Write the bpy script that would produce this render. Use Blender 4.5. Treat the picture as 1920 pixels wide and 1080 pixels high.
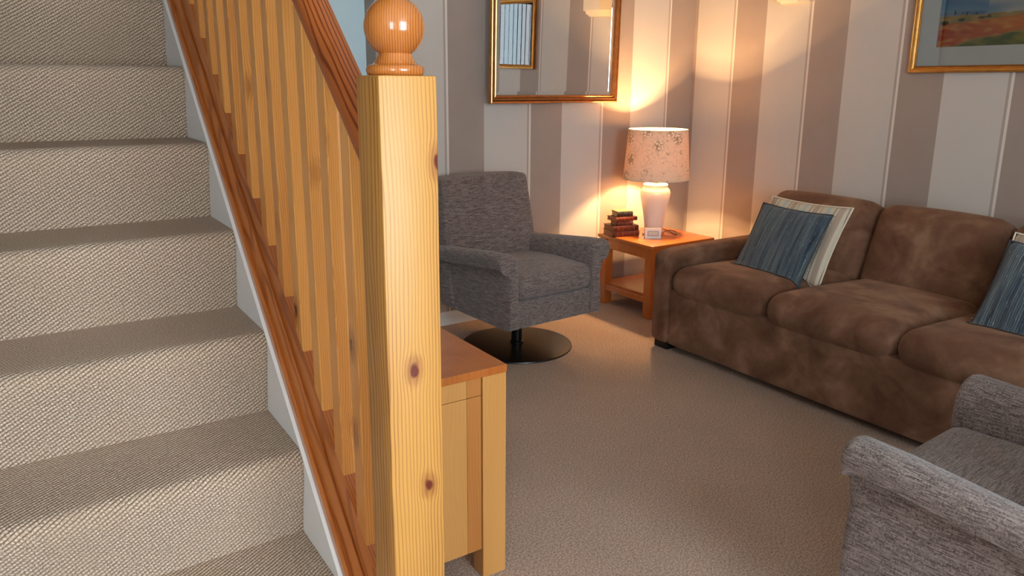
import bpy, bmesh, math, random
from mathutils import Vector, Matrix, Euler
random.seed(7)
C = bpy.context.scene
COL = C.collection
for o in list(bpy.data.objects): bpy.data.objects.remove(o)

# ------------------------------------------------------------------ camera, world, light, exposure
PITCH, YAW, ROLL, FPX, CYP = 0.23082904, 0.58367314, 0.00597413, 1418.809, 494.377
CAM_H = 1.31
def make_camera():
    sp, cp, sy, cyw = math.sin(PITCH), math.cos(PITCH), math.sin(YAW), math.cos(YAW)
    f = Vector((sy*cp, cyw*cp, -sp)); s = Vector((cyw, -sy, 0)); u = s.cross(f)
    s2 = math.cos(ROLL)*s + math.sin(ROLL)*u
    u2 = -math.sin(ROLL)*s + math.cos(ROLL)*u
    cam = bpy.data.cameras.new('camera'); co = bpy.data.objects.new('camera', cam); COL.objects.link(co)
    m = Matrix((( s2.x, u2.x, -f.x, 0), (s2.y, u2.y, -f.y, 0), (s2.z, u2.z, -f.z, 0), (0,0,0,1)))
    m.translation = Vector((0, 0, CAM_H)); co.matrix_world = m
    cam.sensor_width = 36; cam.lens = FPX/1920*36; cam.shift_y = (CYP-540)/1920
    cam.clip_start = 0.02
    C.camera = co
make_camera()
w = bpy.data.worlds.new('world'); C.world = w; w.use_nodes = True
w.node_tree.nodes['Background'].inputs[0].default_value = (0.62, 0.78, 1.0, 1)
w.node_tree.nodes['Background'].inputs[1].default_value = 1.2
C.view_settings.view_transform = 'Standard'; C.view_settings.look = 'None'
C.view_settings.gamma = 1; C.view_settings.use_curve_mapping = False
C.view_settings.exposure = 0.0
BLIND_STRENGTH = 20.0          # daylight through the vertical blinds
LAMP_WATT = 195.0               # bulb inside the table lamp
def area(name, loc, rot, sx, sy_, watt, col):
    l = bpy.data.lights.new(name, 'AREA'); l.shape = 'RECTANGLE'; l.size = sx; l.size_y = sy_
    l.energy = watt; l.color = col
    o = bpy.data.objects.new(name, l); COL.objects.link(o); o.location = loc; o.rotation_euler = rot
    return o

# ------------------------------------------------------------------ helpers
def tag(o, label=None, cat=None, group=None, kind=None):
    if label: o['label'] = label
    if cat: o['category'] = cat
    if group: o['group'] = group
    if kind: o['kind'] = kind
    return o
def thing(name, label, cat, loc=(0,0,0), rot=(0,0,0), group=None):
    o = bpy.data.objects.new(name, None); COL.objects.link(o); o.empty_display_size = .1
    o.location = loc; o.rotation_euler = rot
    return tag(o, label, cat, group)
def obj(name, bm, mat, parent=None, smooth=False, angle=35, world=False):
    """link bm as one mesh object; world=True: bm is in world coordinates of an unrotated root"""
    me = bpy.data.meshes.new(name)
    bmesh.ops.recalc_face_normals(bm, faces=bm.faces)
    if world and parent:
        r = parent
        while r.parent: r = r.parent
        bmesh.ops.translate(bm, verts=bm.verts, vec=-Vector(r.location))
    bm.to_mesh(me); bm.free()
    me.materials.append(mat)
    o = bpy.data.objects.new(name, me); COL.objects.link(o)
    if parent: o.parent = parent
    if smooth:
        for p in me.polygons: p.use_smooth = True
        if angle < 179:
            try: me.set_sharp_from_angle(angle=math.radians(angle))
            except Exception: pass
    return o
def B(): return bmesh.new()
def box(bm, x0, x1, y0, y1, z0, z1, bev=0, seg=2):
    r = bmesh.ops.create_cube(bm, size=1)
    vs = r['verts']
    for v in vs:
        v.co = Vector(((x0+x1)/2 + v.co.x*(x1-x0), (y0+y1)/2 + v.co.y*(y1-y0), (z0+z1)/2 + v.co.z*(z1-z0)))
    if bev:
        es = list({e for v in vs for e in v.link_edges})
        bmesh.ops.bevel(bm, geom=es, offset=bev, segments=seg, affect='EDGES', profile=.5)
    return bm
def prism(bm, pts, axis, a0, a1):
    """extrude polygon pts (2D) along axis 'x' (pts are y,z) or 'y' (pts are x,z) or 'z' (pts are x,y)"""
    def P(p, a):
        return {'x': (a, p[0], p[1]), 'y': (p[0], a, p[1]), 'z': (p[0], p[1], a)}[axis]
    v0 = [bm.verts.new(P(p, a0)) for p in pts]; v1 = [bm.verts.new(P(p, a1)) for p in pts]
    n = len(pts)
    bm.faces.new(v0); bm.faces.new(list(reversed(v1)))
    for i in range(n): bm.faces.new((v0[i], v0[(i+1) % n], v1[(i+1) % n], v1[i]))
    return bm
def lathe(bm, prof, seg=48, c=(0,0,0), closed=False):
    rings = []
    for r, z in prof:
        if r < 1e-6: rings.append([bm.verts.new((c[0], c[1], c[2]+z))])
        else: rings.append([bm.verts.new((c[0]+r*math.cos(2*math.pi*i/seg), c[1]+r*math.sin(2*math.pi*i/seg), c[2]+z)) for i in range(seg)])
    pairs = list(zip(rings, rings[1:]))
    if closed: pairs.append((rings[-1], rings[0]))
    for a, b in pairs:
        for i in range(seg):
            j = (i+1) % seg
            if len(a) == 1 and len(b) == 1: continue
            if len(a) == 1: bm.faces.new((a[0], b[i], b[j]))
            elif len(b) == 1: bm.faces.new((a[i], a[j], b[0]))
            else: bm.faces.new((a[i], a[j], b[j], b[i]))
    return bm
def tube(bm, pts, r, seg=8):
    pts = [Vector(p) for p in pts]; rings = []
    for i, p in enumerate(pts):
        t = (pts[min(i+1, len(pts)-1)] - pts[max(i-1, 0)]).normalized()
        a = t.orthogonal().normalized() if i == 0 else (rings[-1][1] - rings[-1][1].dot(t)*t).normalized()
        b = t.cross(a)
        rings.append(([bm.verts.new(p + r*(math.cos(2*math.pi*k/seg)*a + math.sin(2*math.pi*k/seg)*b)) for k in range(seg)], a))
    for (A, _), (Bq, _) in zip(rings, rings[1:]):
        for k in range(seg): bm.faces.new((A[k], A[(k+1) % seg], Bq[(k+1) % seg], Bq[k]))
    bm.faces.new(rings[0][0]); bm.faces.new(rings[-1][0])
    return bm
def frame_bm(bm, w, h, prof, x0=0, z0=0):
    """mitred rectangular frame in the xz plane, front towards -y. prof: (inset, out) closed polygon"""
    cs = []
    for (sx, sz) in ((0,0), (1,0), (1,1), (0,1)):
        ring = []
        for u, v in prof:
            ring.append(bm.verts.new((x0 + (u if sx == 0 else w-u), -v, z0 + (u if sz == 0 else h-u))))
        cs.append(ring)
    n = len(prof)
    for i in range(4):
        a, b = cs[i], cs[(i+1) % 4]
        for k in range(n): bm.faces.new((a[k], a[(k+1) % n], b[(k+1) % n], b[k]))
    return bm
def soft(bm, sx, sy, sz, r, n=14, puff=(0,0,0), edge=None, f=None, c=(0,0,0)):
    """rounded block sx*sy*sz centred at c, corner radius r, faces puffed outwards"""
    r_ = bmesh.ops.create_cube(bm, size=2)
    es = list({e for v in r_['verts'] for e in v.link_edges})
    res = bmesh.ops.subdivide_edges(bm, edges=es, cuts=n, use_grid_fill=True)
    vs = list(bm.verts)
    hx, hy, hz = sx/2, sy/2, sz/2
    for v in vs:
        q = Vector(v.co)
        # denser samples near the edges
        q = Vector([math.copysign(1-(1-abs(t))**1.45, t) for t in q])
        p = Vector((q.x*hx, q.y*hy, q.z*hz))
        rr = min(r, hx, hy, hz)
        core = Vector((max(-hx+rr, min(hx-rr, p.x)), max(-hy+rr, min(hy-rr, p.y)), max(-hz+rr, min(hz-rr, p.z))))
        d = p - core
        if d.length > 1e-9:
            m = max(abs(d.x), abs(d.y), abs(d.z))
            d = d.normalized()*m
        p = core + d
        k = [1-abs(p.x/hx)**2.2, 1-abs(p.y/hy)**2.2, 1-abs(p.z/hz)**2.2]
        k = [max(0, t) for t in k]
        p = p + Vector((q.x*puff[0]*k[1]*k[2], q.y*puff[1]*k[0]*k[2], q.z*puff[2]*k[0]*k[1]))
        if f: p = f(p)
        v.co = p + Vector(c)
    return bm

# ------------------------------------------------------------------ material nodes
class N:
    def __init__(s, name):
        s.m = bpy.data.materials.new(name); s.m.use_nodes = True
        s.t = s.m.node_tree; s.p = s.t.nodes['Principled BSDF']; s.out = s.t.nodes['Material Output']
    def n(s, typ, **k):
        nd = s.t.nodes.new(typ)
        for a, b in k.items(): setattr(nd, a, b)
        return nd
    def put(s, sock, v):
        if isinstance(v, bpy.types.NodeSocket): s.t.links.new(v, sock)
        elif v is not None: sock.default_value = v
    def math(s, op, a, b=None, c=None, clamp=False):
        nd = s.n('ShaderNodeMath', operation=op, use_clamp=clamp)
        s.put(nd.inputs[0], a); s.put(nd.inputs[1], b)
        if c is not None: s.put(nd.inputs[2], c)
        return nd.outputs[0]
    def vec(s, op, a, b=None, scale=None):
        nd = s.n('ShaderNodeVectorMath', operation=op); s.put(nd.inputs[0], a)
        if b is not None: s.put(nd.inputs[1], b)
        if scale is not None: s.put(nd.inputs['Scale'], scale)
        return nd.outputs['Value' if op in ('LENGTH', 'DOT_PRODUCT', 'DISTANCE') else 'Vector']
    def co(s, which='Object'): return s.n('ShaderNodeTexCoord').outputs[which]
    def sep(s, v):
        nd = s.n('ShaderNodeSeparateXYZ'); s.put(nd.inputs[0], v); return nd.outputs
    def comb(s, x, y, z):
        nd = s.n('ShaderNodeCombineXYZ'); s.put(nd.inputs[0], x); s.put(nd.inputs[1], y); s.put(nd.inputs[2], z); return nd.outputs[0]
    def noise(s, v, scale, detail=2, rough=.5, dist=0):
        nd = s.n('ShaderNodeTexNoise'); s.put(nd.inputs['Vector'], v); nd.inputs['Scale'].default_value = scale
        nd.inputs['Detail'].default_value = detail; nd.inputs['Roughness'].default_value = rough; nd.inputs['Distortion'].default_value = dist
        return nd.outputs['Fac']
    def ramp(s, fac, stops, interp='LINEAR'):
        nd = s.n('ShaderNodeValToRGB'); s.put(nd.inputs[0], fac); cr = nd.color_ramp; cr.interpolation = interp
        while len(cr.elements) < len(stops): cr.elements.new(.5)
        for e, (p, c) in zip(cr.elements, stops):
            e.position = p; e.color = c if len(c) == 4 else (*c, 1)
        return nd.outputs[0]
    def mix(s, f, a, b, blend='MIX'):
        nd = s.n('ShaderNodeMix', data_type='RGBA', blend_type=blend)
        s.put(nd.inputs[0], f)
        for sock, v in ((nd.inputs[6], a), (nd.inputs[7], b)):
            if not isinstance(v, bpy.types.NodeSocket) and len(v) == 3: v = (*v, 1)
            s.put(sock, v)
        return nd.outputs[2]
    def rng(s, v, a, b, c=0, d=1):
        nd = s.n('ShaderNodeMapRange', interpolation_type='SMOOTHSTEP'); s.put(nd.inputs[0], v)
        nd.inputs[1].default_value = a; nd.inputs[2].default_value = b; nd.inputs[3].default_value = c; nd.inputs[4].default_value = d
        return nd.outputs[0]
    def bump(s, h, strength=.3, dist=.002):
        nd = s.n('ShaderNodeBump'); s.put(nd.inputs['Height'], h); nd.inputs['Strength'].default_value = strength
        nd.inputs['Distance'].default_value = dist; s.t.links.new(nd.outputs[0], s.p.inputs['Normal'])
    def base(s, col=None, rough=None, spec=None, metal=None, coat=None, sheen=None):
        if col is not None:
            if not isinstance(col, bpy.types.NodeSocket) and len(col) == 3: col = (*col, 1)
            s.put(s.p.inputs['Base Color'], col)
        if rough is not None: s.put(s.p.inputs['Roughness'], rough)
        if spec is not None: s.put(s.p.inputs['Specular IOR Level'], spec)
        if metal is not None: s.put(s.p.inputs['Metallic'], metal)
        if coat is not None: s.p.inputs['Coat Weight'].default_value = coat; s.p.inputs['Coat Roughness'].default_value = .12
        if sheen is not None: s.p.inputs['Sheen Weight'].default_value = sheen; s.p.inputs['Sheen Roughness'].default_value = .5
        return s.m
def srgb(r, g, b):
    return tuple(((c/255)/12.92 if c/255 <= .04045 else ((c/255+.055)/1.055)**2.4) for c in (r, g, b))
def plain(name, col, rough=.5, metal=0, spec=.5, noise=0):
    m = N(name)
    if noise:
        f = m.noise(m.co(), 40, 3)
        c = m.mix(f, tuple(x*(1-noise) for x in col), tuple(min(1, x*(1+noise)) for x in col))
    else: c = col
    return m.base(c, rough, spec, metal)

def wood(name, light, dark, knotcol, freq=170, knots=(), cell=None, rough=.32, coat=.25, ring=.75, wob=.02, seed=0, across=(1, .55), contrast=.6):
    """pine or oak, grain along local z; knots = [(x,y,z,radius)]"""
    m = N(name); p = m.co('Object')
    info = m.n('ShaderNodeObjectInfo').outputs['Random']
    p0 = p
    off = m.comb(m.math('MULTIPLY', info, 3.1), m.math('MULTIPLY', info, 5.7), m.math('MULTIPLY', info, 17.3))
    if cell: p = m.vec('ADD', p, off)
    x, y, z = m.sep(p)
    u = m.math('ADD', m.math('MULTIPLY', x, across[0]), m.math('MULTIPLY', y, across[1]))
    wv = m.noise(m.vec('MULTIPLY', p, (6, 6, 1.3)), 1, 3, .55)
    u = m.math('ADD', u, m.math('MULTIPLY', wv, wob*2.2))
    wv2 = m.noise(m.vec('ADD', m.vec('MULTIPLY', p, (14, 14, 2.0)), (seed, 4.2, 1.7)), 1, 2)
    u = m.math('ADD', u, m.math('MULTIPLY', wv2, wob*.55))
    kmask = None; halo = None
    def add_knot(rel, r, gate=None):
        nonlocal u, kmask, halo
        rel = m.vec('MULTIPLY', rel, (1, 1, .62))
        jit = m.noise(m.vec('MULTIPLY', p, (90, 90, 60)), 1, 2)
        d = m.math('ADD', m.vec('LENGTH', rel), m.math('MULTIPLY', m.math('SUBTRACT', jit, .5), r*.9))
        e = m.math('EXPONENT', m.math('MULTIPLY', m.math('POWER', m.math('DIVIDE', d, r*1.9), 2), -1))
        rx, ry, rz = m.sep(rel)
        ru = m.math('ADD', m.math('MULTIPLY', rx, across[0]), m.math('MULTIPLY', ry, across[1]))
        shift = m.math('MULTIPLY', m.math('MULTIPLY', ru, -.85), e)
        k = m.rng(d, r*.55, r*1.02, 1, 0); hl = m.rng(d, r*.9, r*2.6, 1, 0)
        if gate is not None:
            shift = m.math('MULTIPLY', shift, gate); k = m.math('MULTIPLY', k, gate); hl = m.math('MULTIPLY', hl, gate)
        u = m.math('ADD', u, shift)
        kmask = k if kmask is None else m.math('MAXIMUM', kmask, k)
        halo = hl if halo is None else m.math('MAXIMUM', halo, hl)
    for kx, ky, kz, kr in knots:
        add_knot(m.vec('SUBTRACT', p0, (kx, ky, kz)), kr)
    if cell:
        vo = m.n('ShaderNodeTexVoronoi'); sc = (1/cell[0], 1/cell[0], 1/cell[1])
        m.put(vo.inputs['Vector'], m.vec('MULTIPLY', p, sc)); vo.inputs['Scale'].default_value = 1
        ctr = m.vec('DIVIDE', vo.outputs['Position'], sc)
        g = m.math('GREATER_THAN', m.sep(vo.outputs['Color'])[0], 1-cell[2])
        add_knot(m.vec('SUBTRACT', p, ctr), cell[3], g)
    s = m.math('SINE', m.math('MULTIPLY', u, 2*math.pi*freq))
    line = m.rng(s, .1, 1.0)
    low = m.noise(m.vec('MULTIPLY', p, (9, 9, 1.1)), 1, 2)
    line = m.math('MULTIPLY', line, m.rng(low, .25, .7, .35, 1))
    fine = m.noise(m.vec('MULTIPLY', p, (420, 420, 12)), 1, 2)
    fac = m.math('ADD', m.math('MULTIPLY', line, contrast), m.math('MULTIPLY', m.math('SUBTRACT', fine, .5), .35), clamp=True)
    c = m.mix(fac, light, dark)
    c = m.mix(m.math('MULTIPLY', m.rng(low, .35, .75), .35), c, dark, 'MIX')
    if kmask is not None:
        c = m.mix(m.math('MULTIPLY', halo, .45), c, knotcol)
        core = tuple(t*.35 for t in knotcol)
        kn = m.noise(p, 260, 2)
        c = m.mix(kmask, c, m.mix(kn, core, knotcol))
    m.bump(m.math('SUBTRACT', 1, fac), .12, .001)
    return m.base(c, rough, .5, coat=coat)

PL, PD, PK = srgb(226, 172, 98), srgb(190, 120, 52), srgb(118, 44, 20)
post_knots = [(-.002, -.041, .881, .0085), (.019, -.041, .680, .008), (.047, -.041, 1.199, .010)]
M = {}
M['post'] = wood('pine_post', srgb(202, 146, 72), srgb(122, 58, 20), PK, 165, post_knots, wob=.016, seed=2, rough=.45, coat=.0, contrast=.85)
M['baluster'] = wood('pine_baluster', srgb(244, 176, 96), srgb(176, 92, 34), srgb(96, 34, 16), 210, cell=(.085, .26, .8, .012), wob=.02, contrast=.5, coat=.1)
M['rail'] = wood('pine_rail', srgb(184, 102, 50), srgb(98, 36, 14), PK, 150, cell=(.12, .5, .5, .013), wob=.022, contrast=.95, seed=5, across=(1, .25), coat=.1)
M['baserail'] = wood('pine_base_rail', srgb(200, 118, 54), srgb(128, 56, 20), PK, 170, cell=(.12, .45, .5, .012), wob=.02, contrast=.7, seed=9)
M['finial'] = wood('pine_finial', srgb(204, 126, 58), srgb(146, 74, 28), PK, 230, rough=.2, coat=.6, wob=.012, contrast=.75, across=(1, -.47))
M['oak'] = wood('oak', srgb(200, 142, 76), srgb(176, 114, 54), srgb(120, 70, 30), 90, rough=.4, wob=.03, contrast=.35, coat=.1)
M['oak_pale'] = wood('oak_pale', srgb(204, 146, 80), srgb(184, 124, 60), srgb(120, 70, 30), 110, rough=.4, wob=.04, contrast=.3, coat=.1, seed=3)
M['oak_deep'] = wood('oak_deep', srgb(188, 122, 60), srgb(160, 96, 42), srgb(120, 70, 30), 120, rough=.4, wob=.03, contrast=.4, coat=.1, seed=8)
M['oak_top'] = wood('oak_table', srgb(190, 108, 46), srgb(150, 76, 28), srgb(120, 70, 30), 60, rough=.25, wob=.05, contrast=.3, coat=.3, seed=6)
M['white_paint'] = plain('white_paint', srgb(236, 236, 236), .45, noise=.03)
M['white_edge'] = plain('white_edge', srgb(240, 240, 238), .4)
M['metal_black'] = plain('black_metal', srgb(12, 9, 8), .33, .1)
M['black'] = plain('black_plastic', srgb(14, 12, 12), .6)
M['plaster'] = plain('plaster', srgb(228, 214, 192), .7, noise=.04)
M['ceiling'] = plain('ceiling_paint', srgb(228, 224, 216), .9)
M['hall_wall'] = plain('hall_daylight_tint', srgb(208, 232, 240), .8, noise=.02)  # pale blue of the daylight is put into the wall colour
M['well_wall'] = plain('stairwell_darkened', srgb(150, 136, 118), .9)  # unseen walls, darkened to bounce less light onto the upper stairs
M['plain_wall'] = plain('plain_wall', srgb(205, 196, 184), .85)
M['ceramic'] = plain('ceramic', srgb(222, 212, 204), .12, 0, .6)

def gold(name, light, dark, rough=.28):
    m = N(name); f = m.noise(m.vec('MULTIPLY', m.co(), (30, 30, 30)), 1, 4)
    return m.base(m.mix(f, dark, light), rough, .5, .9)
M['gold'] = gold('gold_leaf', srgb(214, 164, 108), srgb(168, 112, 66))
M['gold_pale'] = gold('pale_gold', srgb(210, 158, 84), srgb(166, 106, 50), .4)
m = N('mirror_silver'); M['mirror'] = m.base((.86, .86, .85), 0.0, .5, 1.0)
m = N('picture_glass')
gl = m.n('ShaderNodeBsdfGlossy'); gl.inputs['Roughness'].default_value = 0.0
tr = m.n('ShaderNodeBsdfTransparent'); fr = m.n('ShaderNodeFresnel'); fr.inputs[0].default_value = 1.5
mx = m.n('ShaderNodeMixShader'); m.put(mx.inputs[0], fr.outputs[0]); m.put(mx.inputs[1], tr.outputs[0]); m.put(mx.inputs[2], gl.outputs[0])
m.t.links.new(mx.outputs[0], m.out.inputs[0]); M['picture_glass'] = m.m

def wallpaper(name, axis, origin):
    m = N(name); x, y, z = m.sep(m.co('Object'))
    wv = x if axis == 'x' else m.math('MULTIPLY', y, -1)
    P = .532
    t = m.math('FRACT', m.math('DIVIDE', m.math('ADD', m.math('SUBTRACT', wv, origin), 20*P), P))
    LI, DK = srgb(203, 195, 187), srgb(161, 143, 133)
    TD, TL = srgb(172, 158, 148), srgb(226, 214, 204)
    c = m.ramp(t, [(0, TD), (.020, TL), (.043, DK), (.458, LI)], 'CONSTANT')
    # faint silk striations across the paper and woven mottling
    fl = m.noise(m.comb(m.math('MULTIPLY', wv, 900), m.math('MULTIPLY', z, 6), 0), 1, 2)
    mo = m.noise(m.co('Object'), 7, 3)
    c = m.mix(m.math('MULTIPLY', fl, .10), c, (.15, .12, .10))
    c = m.mix(m.math('MULTIPLY', mo, .08), c, (.9, .85, .8))
    edge = m.math('COMPARE', t, .028, .012)
    m.bump(m.math('ADD', edge, m.math('MULTIPLY', fl, .15)), .25, .0015)
    return m.base(c, .62, .35)
M['paper_a'] = wallpaper('striped_paper_back', 'x', 2.475)
M['paper_b'] = wallpaper('striped_paper_right', 'y', -2.222)

def stair_carpet():
    m = N('stair_carpet'); uv = m.co('UV'); u, v, _ = m.sep(uv)
    th = math.radians(33)
    wob = m.noise(m.comb(u, v, 0), 22, 2)
    a = m.math('SUBTRACT', m.math('MULTIPLY', v, math.cos(th)), m.math('MULTIPLY', u, math.sin(th)))
    a = m.math('ADD', a, m.math('MULTIPLY', wob, .004))
    b = m.math('ADD', m.math('MULTIPLY', v, math.sin(th)), m.math('MULTIPLY', u, math.cos(th)))
    row = m.math('DIVIDE', a, .0078)
    rid = m.math('FLOOR', row)
    h1 = m.math('ABSOLUTE', m.math('SINE', m.math('MULTIPLY', row, math.pi)))
    ph = m.math('MULTIPLY', rid, 2.1)
    h2 = m.math('ABSOLUTE', m.math('SINE', m.math('ADD', m.math('MULTIPLY', b, math.pi/.0062), ph)))
    h = m.math('MULTIPLY', m.math('POWER', h1, .7), m.math('ADD', .55, m.math('MULTIPLY', h2, .45)))
    n1 = m.noise(m.comb(m.math('MULTIPLY', u, 1), v, 0), 330, 2, .6)
    n2 = m.noise(m.comb(u, v, 0), 5, 2)
    c = m.mix(h, srgb(84, 62, 46), srgb(226, 198, 172))
    c = m.mix(m.rng(n1, .52, .72), c, srgb(110, 90, 72))
    c = m.mix(m.rng(n1, .45, .28), c, srgb(240, 226, 210))
    c = m.mix(m.math('MULTIPLY', m.rng(n2, .35, .75), .25), c, srgb(176, 150, 122))
    m.bump(m.math('ADD', h, m.math('MULTIPLY', n1, .5)), .9, .0035)
    return m.base(c, .95, .1, sheen=.15)
M['stair_carpet'] = stair_carpet()
def floor_carpet():
    m = N('floor_carpet'); p = m.co('Object')
    n1 = m.noise(p, 170, 3, .75); n2 = m.noise(p, 420, 2, .6); n3 = m.noise(p, 2.2, 3)
    c = m.mix(m.rng(n1, .36, .66), srgb(152, 126, 110), srgb(214, 188, 170))
    c = m.mix(m.rng(n2, .62, .74), c, srgb(90, 72, 62))
    c = m.mix(m.rng(n2, .38, .28), c, srgb(222, 208, 192))
    c = m.mix(m.math('MULTIPLY', m.rng(n3, .35, .7), .18), c, srgb(140, 118, 100))
    m.bump(m.math('ADD', n1, n2), .8, .004)
    return m.base(c, .97, .1)
M['floor_carpet'] = floor_carpet()
def chenille(name, lo, mid, hi, dens=1, top=(26, 400, 26)):
    m = N(name); p = m.co('Object')
    nz = m.math('ABSOLUTE', m.sep(m.n('ShaderNodeNewGeometry').outputs['Normal'])[2])
    s1 = m.noise(m.vec('MULTIPLY', p, (26, 26, 400)), dens, 3, .6, .05)
    s2 = m.noise(m.vec('MULTIPLY', p, top), dens, 3, .6, .05)
    f = m.n('ShaderNodeMix'); m.put(f.inputs[0], m.rng(nz, .5, .8)); m.put(f.inputs[2], s1); m.put(f.inputs[3], s2)
    s = f.outputs[0]
    g = m.noise(m.vec('MULTIPLY', p, (240, 240, 240)), 1, 1)
    c = m.ramp(s, [(.33, lo), (.48, mid), (.64, hi)])
    c = m.mix(m.rng(g, .56, .74), c, lo)
    c = m.mix(m.rng(g, .42, .3), c, hi)
    m.bump(m.math('ADD', s, m.math('MULTIPLY', g, .4)), .7, .003)
    return m.base(c, .92, .15, sheen=.25)
M['chenille'] = chenille('grey_chenille', srgb(74, 61, 58), srgb(114, 99, 94), srgb(148, 133, 127))
M['chenille_arm'] = chenille('grey_chenille_arm', srgb(74, 61, 58), srgb(114, 99, 94), srgb(148, 133, 127), top=(400, 26, 60))
def suede():
    m = N('brown_suede'); p = m.co('Object')
    n1 = m.noise(p, 4.6, 3, .5, .8); n2 = m.noise(m.vec('ADD', p, (3, 1, 7)), 19, 3, .6, .6); g = m.noise(p, 500, 1)
    f = m.math('ADD', m.math('MULTIPLY', n1, .8), m.math('MULTIPLY', n2, .2))
    c = m.ramp(f, [(.36, srgb(94, 62, 46)), (.5, srgb(119, 85, 66)), (.64, srgb(145, 110, 87))])
    c = m.mix(m.math('MULTIPLY', g, .12), c, (.05, .03, .02))
    m.bump(g, .15, .001)
    m.p.inputs['Sheen Tint'].default_value = (.75, .5, .36, 1)
    return m.base(c, .88, .12, sheen=.22)
M['suede'] = suede()
def ribbed():
    m = N('blue_ribbed'); x, y, z = m.sep(m.co('Object'))
    wob = m.noise(m.co('Object'), 9, 2)
    xx = m.math('ADD', x, m.math('MULTIPLY', wob, .006))
    rib = m.math('ABSOLUTE', m.math('SINE', m.math('MULTIPLY', xx, math.pi/.0085)))
    st = m.noise(m.comb(m.math('MULTIPLY', xx, 60), m.math('MULTIPLY', z, 3), 0), 1, 3)
    fk = m.noise(m.comb(m.math('MULTIPLY', xx, 240), m.math('MULTIPLY', z, 26), 0), 1, 3, .7)
    c = m.ramp(st, [(.34, srgb(34, 42, 60)), (.48, srgb(70, 86, 98)), (.62, srgb(98, 112, 114))])
    c = m.mix(m.math('SUBTRACT', 1, m.rng(rib, 0, .5)), c, srgb(34, 38, 46))
    c = m.mix(m.rng(fk, .60, .72), c, srgb(160, 172, 174))
    m.bump(m.math('ADD', rib, fk), .8, .004)
    return m.base(c, .9, .2, sheen=.4)
M['ribbed'] = ribbed()
def cream():
    m = N('cream_striped'); x, y, z = m.sep(m.co('Object'))
    t = m.math('FRACT', m.math('DIVIDE', m.math('ADD', x, 3.02), .125))
    CR, BL, BR = srgb(206, 194, 172), srgb(166, 190, 192), srgb(120, 100, 86)
    c = m.ramp(t, [(0, CR), (.12, BL), (.22, CR), (.40, BR), (.43, CR), (.52, srgb(178, 158, 140)), (.74, CR), (.86, BR), (.885, CR)], 'CONSTANT')
    f = m.noise(m.co('Object'), 300, 2)
    c = m.mix(m.math('MULTIPLY', f, .15), c, (.3, .25, .2))
    m.bump(f, .4, .002)
    return m.base(c, .9, .2)
M['cream'] = cream()

# ------------------------------------------------------------------ room shell
XB, YA = 3.775, 3.6
def struct(name, bm, mat, parent=None, smooth=False):
    o = obj(name, bm, mat, parent, smooth)
    if not parent: o['kind'] = 'structure'
    return o
struct('floor', box(B(), -3.3, XB+.1, -2.3, 4.7, -.1, 0), M['floor_carpet'])
struct('wall_back', box(B(), 1.565, XB, YA, YA+.15, 0, 2.4), M['paper_a'])
struct('wall_right', box(B(), XB, XB+.12, -2.2, YA+.15, 0, 2.4), M['paper_b'])
struct('wall_hall', box(B(), .55, 1.565, YA+.12, YA+.25, 0, 2.4), M['hall_wall'])
YF = -1.6
b = box(B(), -3.2, XB, YF-.1, YF, 0, .75); box(b, -3.2, XB, YF-.1, YF, 2.28, 2.4)
box(b, -3.2, -1.8, YF-.1, YF, .75, 2.28); box(b, -.95, .30, YF-.1, YF, .75, 2.28); box(b, 1.55, XB, YF-.1, YF, .75, 2.28)
struct('wall_front', b, M['plain_wall'])
struct('wall_left', box(B(), -3.3, -3.2, -2.3, .8, 0, 2.4), M['plain_wall'])
struct('wall_stair', box(B(), -.62, -.5, .8, 4.6, 0, 4.9), M['well_wall'])
struct('wall_hall_left', box(B(), -3.3, -.62, .8, .9, 0, 2.4), M['plain_wall'])
struct('wall_landing', box(B(), -.5, .55, 4.5, 4.6, 0, 4.9), M['well_wall'])
b = box(B(), .55, XB+.12, -2.3, YA+.25, 2.4, 2.5); box(b, -3.3, .55, -2.3, 1.1, 2.4, 2.5)
struct('ceiling', b, M['ceiling'])
b = box(B(), .55, .65, 1.1, 4.6, 2.5, 4.9); box(b, -.62, .65, 1.0, 1.1, 2.5, 4.9); box(b, -.62, .65, 1.0, 4.6, 4.9, 5.0)
box(b, .55, .65, 3.85, 4.6, 0, 2.5)
struct('wall_stairwell_upper', b, M['well_wall'])
def skirting(pts, ax, a0, a1):
    return prism(B(), pts, ax, a0, a1)
struct('baseboard_back', prism(B(), [(YA, 0), (YA-.016, 0), (YA-.016, .055), (YA-.010, .068), (YA, .074)], 'x', 1.565, XB), M['white_edge'])
struct('baseboard_right', prism(B(), [(XB, 0), (XB-.016, 0), (XB-.016, .055), (XB-.010, .068), (XB, .074)], 'y', -2.2, YA-.016), M['white_edge'])
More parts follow.
